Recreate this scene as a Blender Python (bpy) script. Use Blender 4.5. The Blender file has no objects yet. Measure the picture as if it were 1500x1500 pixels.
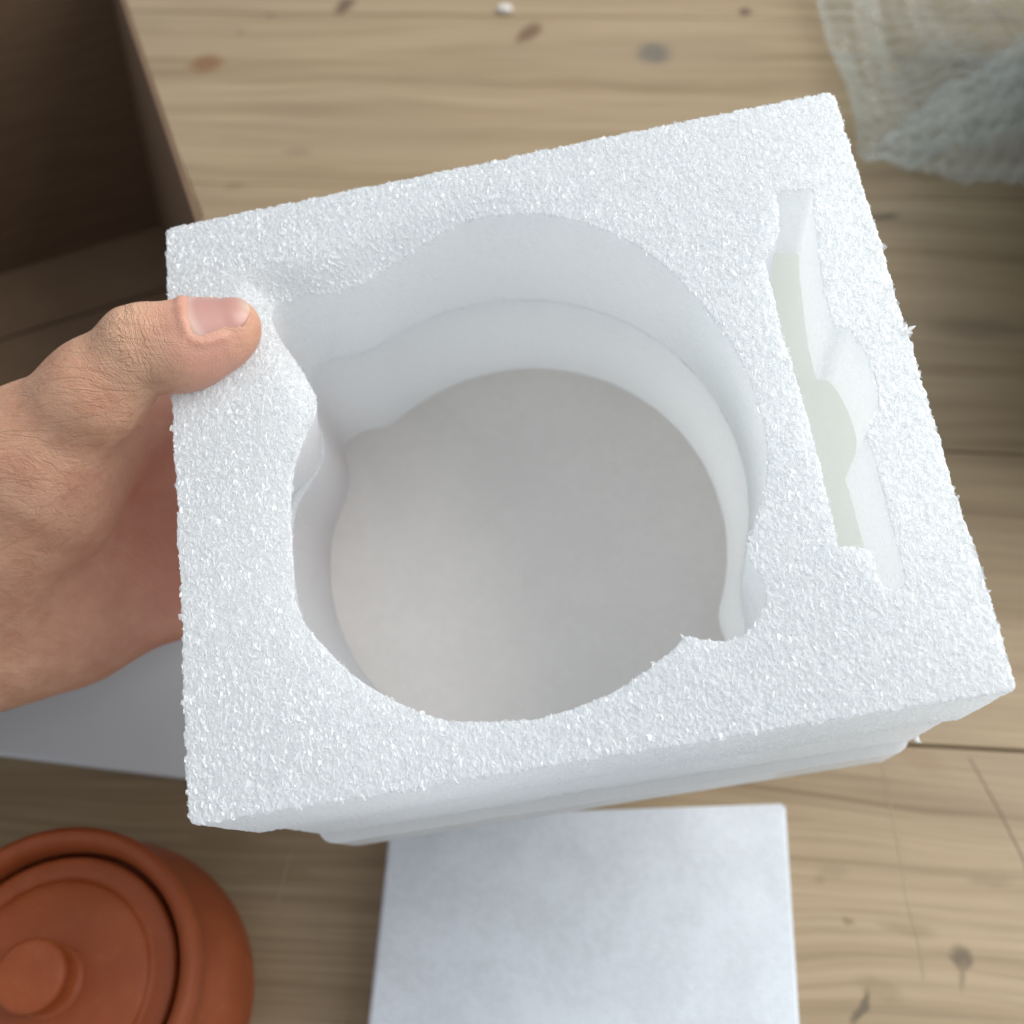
import bpy, math
import numpy as np
rng = np.random.default_rng(7)

# ------------------------------------------------------------------ camera, world, light
F = 1580.0                      # focal length in photo pixels (1500 wide)
CAM_H = 440.0                   # camera height over the table, mm
MM = 0.001
gx = np.array([1, .041, -.066]); gx /= np.linalg.norm(gx)
gy = np.array([185, -2744, 1580.]); gy -= gx*(gy@gx); gy /= np.linalg.norm(gy)
gz = np.cross(gx, gy)           # up, in camera axes (x right, y down, z forward)
M = np.stack([gx, gy, gz])      # camera axes -> table axes

def to_world(P):                # camera-axes mm -> world metres
    return (np.asarray(P, float)@M.T + np.array([0, 0, CAM_H]))*MM

def at(px, py, h=0.0):          # point of the plane h mm above the table, world metres
    d = np.array([(px-750)/F, (py-750)/F, 1.0])@M.T
    s = (h-CAM_H)/d[2]
    return np.array([d[0]*s, d[1]*s, h])*MM

scene = bpy.context.scene
cam = bpy.data.cameras.new('camera'); camo = bpy.data.objects.new('camera', cam)
scene.collection.objects.link(camo); scene.camera = camo
cam.sensor_width = 36; cam.lens = 36*F/1500; cam.clip_start = .005; cam.clip_end = 50
Rc = np.stack([gx*1, gy*1, gz*1])@np.diag([1, -1, -1])
from mathutils import Matrix
mw = np.eye(4); mw[:3, :3] = Rc; mw[:3, 3] = (0, 0, CAM_H*MM)
camo.matrix_world = Matrix(mw.tolist())
cam.dof.use_dof = True; cam.dof.focus_distance = .252; cam.dof.aperture_fstop = 11.0

w = bpy.data.worlds.new('World'); scene.world = w; w.use_nodes = True
bg = w.node_tree.nodes['Background']; bg.inputs[0].default_value = (.87, .935, 1.0, 1); bg.inputs[1].default_value = .50

L = bpy.data.lights.new('window_light', 'AREA'); L.shape = 'RECTANGLE'; L.size = 1.0; L.size_y = 1.1
L.energy = 18; L.color = (1.0, .97, .93)
lo = bpy.data.objects.new('window_light', L); scene.collection.objects.link(lo)
from mathutils import Vector
tgt = Vector((0, .12, .15)); ldir = Vector((.70, .32, .66)).normalized()
lo.location = tgt + ldir*1.35
lo.rotation_euler = ldir.to_track_quat('Z', 'Y').to_euler()
L2 = bpy.data.lights.new('overhead_fill', 'AREA'); L2.shape = 'RECTANGLE'; L2.size = 1.6; L2.size_y = 1.6; L2.energy = 5; L2.color = (.93, .97, 1.0)  # broad fill lamp added overhead, no actual fixture
lo2 = bpy.data.objects.new('overhead_fill', L2); scene.collection.objects.link(lo2)
d2 = Vector((.10, .42, .90)).normalized(); lo2.location = tgt + d2*1.9; lo2.rotation_euler = d2.to_track_quat('Z', 'Y').to_euler()
scene.view_settings.view_transform = 'Standard'; scene.view_settings.look = 'None'
scene.view_settings.exposure = 0.30; scene.view_settings.gamma = 1.0
scene.cycles.max_bounces = 14; scene.cycles.diffuse_bounces = 14; scene.cycles.glossy_bounces = 3; scene.cycles.transmission_bounces = 10; scene.cycles.transparent_max_bounces = 12
scene.cycles.use_adaptive_sampling = True; scene.cycles.adaptive_threshold = .025

# ------------------------------------------------------------------ helpers
C = scene.collection
def mesh_obj(name, V, T, mat=None, parent=None, smooth=True, attrs=None):
    V = np.asarray(V, np.float32); me = bpy.data.meshes.new(name)
    if isinstance(T, np.ndarray):
        n, k = T.shape
        me.vertices.add(len(V)); me.vertices.foreach_set('co', V.ravel())
        me.loops.add(n*k); me.loops.foreach_set('vertex_index', T.astype(np.int32).ravel())
        me.polygons.add(n); me.polygons.foreach_set('loop_start', np.arange(0, n*k, k, dtype=np.int32))
        me.polygons.foreach_set('loop_total', np.full(n, k, np.int32))
        me.update(calc_edges=True)
    else:
        me.from_pydata(V.tolist(), [], T); me.update()
    me.validate()
    if smooth: me.polygons.foreach_set('use_smooth', np.ones(len(me.polygons), bool))
    for k, a in (attrs or {}).items():
        at_ = me.attributes.new(k, 'FLOAT', 'POINT'); at_.data.foreach_set('value', np.asarray(a, np.float32))
    if mat: me.materials.append(mat)
    o = bpy.data.objects.new(name, me); C.objects.link(o)
    if parent is not None: o.parent = parent
    return o
def empty(name, loc=(0, 0, 0)):
    o = bpy.data.objects.new(name, None); C.objects.link(o); o.location = loc; o.empty_display_size = .02
    return o
def tag(o, label, cat, group=None, kind=None):
    o['label'] = label; o['category'] = cat
    if group: o['group'] = group
    if kind: o['kind'] = kind
    return o

class NT:                       # small shader-node helper
    def __init__(s, name):
        s.m = bpy.data.materials.new(name); s.m.use_nodes = True
        s.t = s.m.node_tree; s.b = s.t.nodes['Principled BSDF']; s.out = s.t.nodes['Material Output']
    def n(s, ty, **k):
        nd = s.t.nodes.new(ty)
        for a, v in k.items(): setattr(nd, a, v)
        return nd
    def link(s, a, b): s.t.links.new(a, b)
    def setin(s, nd, key, v):
        if isinstance(v, bpy.types.NodeSocket): s.link(v, nd.inputs[key])
        else: nd.inputs[key].default_value = v
    def math(s, op, a, b=None, c=None, clamp=False):
        nd = s.n('ShaderNodeMath', operation=op); nd.use_clamp = clamp
        s.setin(nd, 0, a)
        if b is not None: s.setin(nd, 1, b)
        if c is not None: s.setin(nd, 2, c)
        return nd.outputs[0]
    def vmath(s, op, a, b):
        nd = s.n('ShaderNodeVectorMath', operation=op); s.setin(nd, 0, a); s.setin(nd, 1, b); return nd.outputs[0]
    def obj(s): return s.n('ShaderNodeTexCoord').outputs['Object']
    def mapping(s, v, loc=(0, 0, 0), rot=(0, 0, 0), scale=(1, 1, 1)):
        nd = s.n('ShaderNodeMapping'); s.link(v, nd.inputs[0])
        nd.inputs[1].default_value = loc; nd.inputs[2].default_value = rot; nd.inputs[3].default_value = scale
        return nd.outputs[0]
    def noise(s, v, scale, detail=3, rough=.5, dist=0):
        nd = s.n('ShaderNodeTexNoise'); s.link(v, nd.inputs['Vector'])
        nd.inputs['Scale'].default_value = scale; nd.inputs['Detail'].default_value = detail
        nd.inputs['Roughness'].default_value = rough; nd.inputs['Distortion'].default_value = dist
        return nd.outputs['Fac']
    def vor(s, v, scale, feature='F1', rand=1.0):
        nd = s.n('ShaderNodeTexVoronoi', feature=feature); s.link(v, nd.inputs['Vector'])
        nd.inputs['Scale'].default_value = scale; nd.inputs['Randomness'].default_value = rand
        return nd.outputs['Distance']
    def ramp(s, f, stops):
        nd = s.n('ShaderNodeValToRGB'); s.link(f, nd.inputs[0]); e = nd.color_ramp.elements
        while len(e) < len(stops): e.new(.5)
        for x, (p, c) in zip(e, stops): x.position = p; x.color = (*c, 1) if len(c) == 3 else c
        return nd.outputs[0]
    def mix(s, f, a, b, mode='MIX'):
        nd = s.n('ShaderNodeMix', data_type='RGBA', blend_type=mode); s.setin(nd, 0, f)
        for i, v in ((6, a), (7, b)):
            if isinstance(v, bpy.types.NodeSocket): s.link(v, nd.inputs[i])
            else: nd.inputs[i].default_value = (*v, 1)
        return nd.outputs[2]
    def bump(s, h, strength, dist, normal=None):
        nd = s.n('ShaderNodeBump'); s.link(h, nd.inputs['Height'])
        nd.inputs['Strength'].default_value = strength; nd.inputs['Distance'].default_value = dist
        if normal is not None: s.link(normal, nd.inputs['Normal'])
        return nd.outputs[0]
    def mrange(s, v, a, b, c, d, smooth=True):
        nd = s.n('ShaderNodeMapRange'); nd.interpolation_type = 'SMOOTHSTEP' if smooth else 'LINEAR'
        s.link(v, nd.inputs[0])
        for i, x in enumerate((a, b, c, d)): nd.inputs[i+1].default_value = x
        return nd.outputs[0]
    def attr(s, name): return s.n('ShaderNodeAttribute', attribute_name=name).outputs['Fac']
    def set(s, **k):
        for a, v in k.items(): s.setin(s.b, a.replace('_', ' '), (*v, 1) if isinstance(v, tuple) and len(v) == 3 and 'Color' in a else v)
        return s

def vhash(i, j, k, seed=0):     # integer lattice hash -> three floats in 0..1
    i = i.astype(np.uint32); j = j.astype(np.uint32); k = k.astype(np.uint32)
    h = (i*np.uint32(374761393) + j*np.uint32(668265263) + k*np.uint32(2246822519) + np.uint32(seed*3266489917 & 0xffffffff))
    out = []
    for mlt in (2654435761, 2246822519, 3266489917):
        h = (h ^ (h >> np.uint32(15)))*np.uint32(mlt); h = h ^ (h >> np.uint32(13))
        out.append((h & np.uint32(0xffffff)).astype(np.float32)/np.float32(0xffffff))
    return out
def voronoi3(P, cell, seed=0):  # F1, F2 in cell units
    Q = (P/cell).astype(np.float32); B = np.floor(Q).astype(np.int64)
    f1 = np.full(len(Q), 9, np.float32); f2 = f1.copy()
    for a in (-1, 0, 1):
        for b in (-1, 0, 1):
            for c in (-1, 0, 1):
                I = B+np.array([a, b, c]); r = vhash(I[:, 0]+9999, I[:, 1]+9999, I[:, 2]+9999, seed)
                d = np.sqrt(sum((I[:, m]+r[m]-Q[:, m])**2 for m in range(3))).astype(np.float32)
                f2 = np.minimum(f2, np.maximum(f1, d)); f1 = np.minimum(f1, d)
    return f1, f2
def vnoise3(P, cell, seed=0):   # smooth value noise -1..1
    Q = P/cell; B = np.floor(Q).astype(np.int64); f = Q-B; f = f*f*(3-2*f); s = 0
    for a in (0, 1):
        for b in (0, 1):
            for c in (0, 1):
                r = vhash(B[:, 0]+a+9999, B[:, 1]+b+9999, B[:, 2]+c+9999, seed)[0]
                s = s + r*(f[:, 0] if a else 1-f[:, 0])*(f[:, 1] if b else 1-f[:, 1])*(f[:, 2] if c else 1-f[:, 2])
    return s*2-1
def tri_normals(V, T):
    n = np.cross(V[T[:, 1]]-V[T[:, 0]], V[T[:, 2]]-V[T[:, 0]]); N = np.zeros_like(V)
    for k in range(T.shape[1]):
        for c in range(3): N[:, c] += np.bincount(T[:, k], n[:, c], len(V))
    return N/np.maximum(np.linalg.norm(N, axis=1, keepdims=True), 1e-12)
def catmull(pts, n, closed=True):
    P = np.asarray(pts, float); m = len(P); out = []
    for i in range(m if closed else m-1):
        g = (lambda k: P[k % m]) if closed else (lambda k: P[min(max(k, 0), m-1)])
        a, b, c, d = g(i-1), g(i), g(i+1), g(i+2)
        for t in np.linspace(0, 1, n, endpoint=False):
            out.append(.5*(2*b+(c-a)*t+(2*a-5*b+4*c-d)*t*t+(3*b-a-3*c+d)*t**3))
    return np.array(out)
def tube(pts, rad, seg=8):
    P = np.asarray(pts, float); V = []; n = len(P); rad = np.broadcast_to(rad, n)
    for i in range(n):
        t = P[min(i+1, n-1)]-P[max(i-1, 0)]; t /= np.linalg.norm(t)+1e-12
        u = np.cross(t, (0, 0, 1.)); u = u if np.linalg.norm(u) > 1e-6 else np.array([1., 0, 0]); u /= np.linalg.norm(u); v = np.cross(t, u)
        for k in range(seg):
            a = 2*math.pi*k/seg; V.append(P[i]+rad[i]*(math.cos(a)*u+math.sin(a)*v))
    Fq = [[i*seg+k, i*seg+(k+1) % seg, (i+1)*seg+(k+1) % seg, (i+1)*seg+k] for i in range(n-1) for k in range(seg)]
    Fq += [list(range(seg))[::-1], [(n-1)*seg+k for k in range(seg)]]
    return V, Fq
def lathe(profile, seg=96):
    V = []; Fq = []; n = len(profile)
    for r, z in profile:
        for k in range(seg): a = 2*math.pi*k/seg; V.append((r*math.cos(a), r*math.sin(a), z))
    for i in range(n-1):
        for k in range(seg): Fq.append([i*seg+k, i*seg+(k+1) % seg, (i+1)*seg+(k+1) % seg, (i+1)*seg+k])
    Fq.append(list(range(seg))[::-1]); Fq.append([(n-1)*seg+k for k in range(seg)])
    return V, Fq
def rbox(x0, x1, y0, y1, z0, z1, b):
    """box with chamfered edges (24 verts)"""
    V = []; idx = {}
    for sx, X in ((0, (x0, x1)), ):
        pass
    import bmesh
    bm = bmesh.new(); bmesh.ops.create_cube(bm, size=1)
    for v in bm.verts: v.co = ((x0+x1)/2+v.co.x*(x1-x0), (y0+y1)/2+v.co.y*(y1-y0), (z0+z1)/2+v.co.z*(z1-z0))
    bmesh.ops.bevel(bm, geom=bm.edges[:], offset=b, segments=2, affect='EDGES', profile=.5)
    V = [tuple(v.co) for v in bm.verts]; Fq = [[v.index for v in f.verts] for f in bm.faces]; bm.free()
    return V, Fq

# ------------------------------------------------------------------ table of pine planks
def wood_material():
    s = NT('pine_wood'); o = s.obj()
    rnd = s.n('ShaderNodeObjectInfo').outputs['Random']
    geo = s.n('ShaderNodeNewGeometry').outputs['Position']
    off = s.n('ShaderNodeCombineXYZ'); s.link(s.math('MULTIPLY', rnd, 7.0), off.inputs[0]); s.link(s.math('MULTIPLY', rnd, 3.0), off.inputs[1])
    p = s.vmath('ADD', geo, off.outputs[0])
    warp = s.noise(s.mapping(p, scale=(2.2, 7, 7)), 1, 3)
    q = s.n('ShaderNodeCombineXYZ'); s.link(s.math('MULTIPLY', s.math('SUBTRACT', warp, .5), .055), q.inputs[1])
    pw = s.vmath('ADD', p, q.outputs[0])
    rings = s.noise(s.mapping(pw, scale=(1.6, 62, 62)), 1, 5, .62)
    fine = s.noise(s.mapping(pw, scale=(9, 420, 420)), 1, 4, .6)
    broad = s.noise(s.mapping(p, scale=(5, 13, 13)), 1, 3)
    col = s.ramp(rings, [(.30, (.188, .126, .066)), (.42, (.315, .232, .138)), (.56, (.375, .282, .174)), (.75, (.41, .315, .20))])
    col = s.mix(s.mrange(fine, .42, .64, 0, .42), col, (.19, .135, .075))
    col = s.mix(s.mrange(broad, .45, .75, 0, .5), col, (.30, .228, .148))
    # knots and stains, each with its place, size, direction and colour on the board
    K = [((302, 93), 10, 8, .2, (.21, .105, .045), .75), ((775, 48), 5.5, 11, -.6, (.17, .105, .06), .85), ((958, 78), 10.5, 9.5, -.3, (.15, .135, .105), .75),
         ((1092, 17), 4, 3.6, 0, (.10, .07, .045), .85), ((505, 8), 5, 9, -.4, (.14, .095, .055), .9), ((436, 222), 9, 3.2, 0, (.26, .185, .12), .6),
         ((352, 48), 3, 2.5, 0, (.22, .17, .11), .6), ((395, 22), 3, 2.5, 0, (.2, .15, .10), .6), ((1408, 1405), 3.6, 4.2, 0, (.13, .095, .055), .8),
         ((1411, 1428), 1.5, 5, -.1, (.20, .15, .09), .6), ((1262, 1477), 1.6, 7.5, -.5, (.13, .10, .06), .8), ((1293, 318), 9, 2.2, .2, (.13, .10, .07), .8),
         ((345, 272), 6, 2, 0, (.24, .17, .10), .7), ((1243, 1350), 1.6, 1.6, 0, (.22, .15, .08), .7), ((1200, 1288), 2.2, 2, 0, (.25, .18, .1), .5),
         ((1222, 1276), 6, 3.5, 0, (.27, .20, .12), .5), ((1340, 1105), 12, 5, -.6, (.26, .175, .09), .4), ((1330, 1362), 10, 2.6, -.1, (.22, .155, .08), .4),
         ((1450, 1290), 8, 2.2, 0, (.22, .155, .085), .4), ((1290, 1450), 8, 4, -.3, (.24, .175, .095), .4), ((640, 320), 30, 5, 0, (.27, .205, .15), .5),
         ((1430, 480), 22, 8, 0, (.20, .15, .10), .5), ((410, 1280), 12, 3, 0, (.27, .19, .10), .5), ((330, 1230), 14, 3, 0, (.27, .19, .10), .5)]
    nz = s.n('ShaderNodeTexNoise'); s.link(geo, nz.inputs['Vector']); nz.inputs['Scale'].default_value = 130; nz.inputs['Detail'].default_value = 3
    jit = s.n('ShaderNodeVectorMath', operation='MULTIPLY_ADD'); s.link(nz.outputs['Color'], jit.inputs[0])
    jit.inputs[1].default_value = (.007, .005, 0); jit.inputs[2].default_value = (-.0035, -.0025, 0)
    gj = s.vmath('ADD', geo, jit.outputs[0])
    for (px, a, b, r, c, st) in K:
        x, y, _ = at(*px)
        m1 = s.n('ShaderNodeMapping'); m1.vector_type = 'TEXTURE'; s.link(gj, m1.inputs[0])
        m1.inputs[1].default_value = (x, y, 0); m1.inputs[2].default_value = (0, 0, r); m1.inputs[3].default_value = (a*MM, b*MM, 1)
        ln = s.n('ShaderNodeVectorMath', operation='LENGTH'); s.link(m1.outputs[0], ln.inputs[0])
        col = s.mix(s.mrange(ln.outputs['Value'], .5, 1.45, min(1, st*1.2), 0), col, c)
    s.set(Base_Color=col, Roughness=.48)
    s.b.inputs['Specular IOR Level'].default_value = .35
    hb = s.math('ADD', s.math('MULTIPLY', rings, .6), s.math('MULTIPLY', fine, .4))
    s.link(s.bump(hb, .35, .0006), s.b.inputs['Normal'])
    return s.m
WOOD = wood_material()
table = tag(empty('wooden_table'), 'pale pine plank table top with knots and thin dark joints', 'table')
ys = [at(700, 22)[1], at(1450, 663)[1], at(1450, 1097)[1]]
d1 = ys[1]-ys[2]
edges = [ys[2]-2*d1, ys[2]-d1, ys[2], ys[1], ys[1]+.52*(ys[0]-ys[1]), ys[0], ys[0]+d1, ys[0]+2*d1]
wide = {round(ys[1], 6), round(ys[2], 6)}
for a, b in zip(edges[:-1], edges[1:]):
    ga, gb = (.0006 if round(q, 6) in wide else .0002 for q in (a, b))
    V, Fq = rbox(-.62, .62, a+ga, b-gb, -.022, rng.uniform(-.0002, 0), .0006)
    mesh_obj('plank', V, Fq, WOOD, table, smooth=False)

# ------------------------------------------------------------------ foam block in the hand
# block axes: x right, y towards the viewer, z down from the cut top face (mm)
def rod(r):
    t = np.linalg.norm(r); k = r/t; K = np.array([[0, -k[2], k[1]], [k[2], 0, -k[0]], [-k[1], k[0], 0]])
    return np.eye(3)+math.sin(t)*K+(1-math.cos(t))*K@K
BR = rod(np.array([-.3394, .1033, -.1650])); BT = np.array([5.857, -19.70, 258.48])
BW, BH = 180.0, 156.9
def block_to_cam(P): return np.asarray(P, float)@BR.T+BT
def block_to_world(P): return to_world(block_to_cam(P))

def foam_material(name, tint, cell=1.0, bumpk=1.0, sss=.55, rad=.007, rough=.34, glow=0, mottle=0):
    s = NT(name)
    geo = s.obj()
    p = s.mapping(geo, scale=(1.25, .85, 1.0))
    v1 = s.vor(p, 620*cell, 'DISTANCE_TO_EDGE'); v2 = s.vor(p, 1250*cell, 'F1')
    n1 = s.noise(geo, 900*cell, 3, .65)
    h = s.math('ADD', s.math('MULTIPLY', s.mrange(v1, 0, .28, 1, 0), .7), s.math('ADD', s.math('MULTIPLY', v2, .45), s.math('MULTIPLY', n1, .5)))
    s.link(s.bump(h, 1.0*bumpk, .0007), s.b.inputs['Normal'])
    s.set(Base_Color=tint, Roughness=rough)
    if mottle:
        mm = s.math('ADD', s.math('MULTIPLY', s.noise(geo, 45, 4, .6), .6), s.math('MULTIPLY', s.noise(geo, 300, 3, .6), .4))
        s.link(s.mix(s.mrange(mm, .38, .62, 0, 1), tuple(c*(1-mottle) for c in tint), tuple(min(.95, c*(1+mottle*.6)) for c in tint)), s.b.inputs['Base Color'])
    s.b.inputs['Specular IOR Level'].default_value = .6
    s.b.subsurface_method = 'RANDOM_WALK'
    s.b.inputs['Subsurface Weight'].default_value = sss
    s.b.inputs['Subsurface Radius'].default_value = (1, 1.02, 1.0)
    s.b.inputs['Subsurface Scale'].default_value = rad
    if glow:
        s.b.inputs['Coat Weight'].default_value = .45; s.b.inputs['Coat Roughness'].default_value = .10
    if glow:                    # light passes through the thin cell films
        tr = s.n('ShaderNodeBsdfTranslucent'); tr.inputs[0].default_value = (*tint, 1)
        mx = s.n('ShaderNodeMixShader'); mx.inputs[0].default_value = glow
        s.link(s.b.outputs[0], mx.inputs[1]); s.link(tr.outputs[0], mx.inputs[2]); s.link(mx.outputs[0], s.out.inputs[0])
    return s.m
FOAM = foam_material('expanded_foam', (.966, .983, .994), bumpk=.5, sss=.35, rad=.006, rough=.26, glow=.64)
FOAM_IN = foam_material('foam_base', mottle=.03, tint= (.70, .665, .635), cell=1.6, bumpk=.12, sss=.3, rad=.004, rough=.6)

RIM = [(-62.0, 20), (-61.6, 34), (-54.5, 46), (-45, 56), (-32, 64.2), (-17, 67.6), (-6, 67.6), (6, 65.2), (16, 61), (22, 57.6),
       (24.9, 55.6), (28.5, 56.8), (32.8, 58.1), (37.5, 57.3), (41.5, 54.2), (43.8, 50.6), (44.2, 46.0), (42.6, 41.4), (42.2, 38.4),
       (46.4, 31), (51, 20), (52.6, 7), (51.4, -6), (48.3, -17), (43, -29), (36, -40.5), (26, -50.8), (13, -58.6), (2, -62),
       (-9, -63), (-20, -60.5), (-31, -57.5), (-40, -54.5), (-49, -53.5), (-57, -54.5), (-63, -53), (-64.5, -48), (-62.3, -41), (-55.8, -27.2), (-53.6, -17.2), (-57.5, -8), (-60.3, 0), (-61.7, 10.3)]
SLOT = [(69.2, -51.7), (74, -51.5), (78.2, -50.5), (77.0, -44.2), (75.6, -33.9), (74.4, -24.2), (73.9, -15.7), (74.4, -12.3), (77.5, -10.8), (80.0, 0.5), (78.8, 10.7), (74.6, 15.6), (74.8, 21.8), (74.6, 32.5), (74.6, 43.6),
        (74.1, 52.4), (68.8, 52.0), (68.3, 45.0), (67.3, 43.0), (63.1, 41.5), (61.7, 39.9), (62.5, 21.4), (62.3, -2.1), (61.9, -11.0), (62.1, -22.3), (62.1, -31.6), (62.3, -33.9), (66.3, -38.9), (68.5, -46.3)]
FLOORN = [(-53.4, -49.6), (-59.6, -50.9), (-66.5, -49.6), (-69.5, -44.5), (-66.8, -36.5), (-69.4, -28), (-74.6, -18)]
HC = np.array([-11., 2.])
def polar_of(poly):
    P = catmull(poly, 8)-HC; a = np.arctan2(P[:, 1], P[:, 0]); r = np.hypot(*P.T); o = np.argsort(a); a, r = a[o], r[o]
    A = np.r_[a-2*np.pi, a, a+2*np.pi]; Rr = np.r_[r, r, r]
    return lambda th: np.interp(th, A, Rr)
def circle_poly(c, r, n=120):
    a = np.linspace(-np.pi, np.pi, n, endpoint=False); return np.c_[c[0]+r*np.cos(a), c[1]+r*np.sin(a)]
def splice(c, r, bits):
    P = circle_poly(c, r, 72); keep = np.ones(len(P), bool); ang = lambda q: np.arctan2(*(np.asarray(q)-HC)[..., ::-1].T)
    th = ang(P); out = []
    for b in bits:
        tb = ang(np.array(b)); keep &= ~((th > tb.min()-.04) & (th < tb.max()+.04)); out += list(b)
    Q = np.array(list(P[keep])+out); t = ang(Q); return Q[np.argsort(t)]
BRN = [(24, 57), (28.5, 58.8), (33, 59.5), (38, 57.5), (42, 54), (43.8, 49), (43.2, 44), (41.5, 40)]
r_rim = polar_of(RIM)
MIDP = splice((-13.0, 4.0), 64.8, [[(-50, -50), (-57, -53), (-64, -52), (-67, -46), (-64, -36), (-62, -26), (-67, -14)], BRN])
FLRP = splice((-13.8, 0.2), 63.4, [FLOORN, BRN])
def soften(fn, wd):
    th = np.linspace(-np.pi, np.pi, 720, endpoint=False); r = fn(th); k = np.exp(-(np.arange(-40, 41)/wd)**2); k /= k.sum()
    q = np.convolve(np.r_[r[-40:], r, r[:40]], k, 'valid'); A = np.r_[th-2*np.pi, th, th+2*np.pi]; Q = np.r_[q, q, q]
    return (lambda t: np.interp(t, A, Q)), HC+np.c_[np.cos(th), np.sin(th)]*q[:, None]
r_mid, MIDP = soften(polar_of(MIDP), 12); r_flr, FLRP = soften(polar_of(FLRP), 8)
MIDP = MIDP[::4]; FLRP = FLRP[::4]

def poly_sdf(P, poly):          # negative inside
    d = np.full(len(P), 1e9); ins = np.zeros(len(P), bool); n = len(poly)
    for i in range(n):
        a, b = poly[i], poly[(i+1) % n]; e = b-a; wv = P-a
        t = np.clip((wv@e)/(e@e+1e-12), 0, 1); dd = wv-t[:, None]*e; d = np.minimum(d, (dd**2).sum(1))
        c = ((a[1] <= P[:, 1]) != (b[1] <= P[:, 1])); den = (b[1]-a[1]) if b[1] != a[1] else 1e-9
        ins ^= c & (P[:, 0] < (b[0]-a[0])*(P[:, 1]-a[1])/den+a[0])
    d = np.sqrt(d); return np.where(ins, -d, d)

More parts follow.
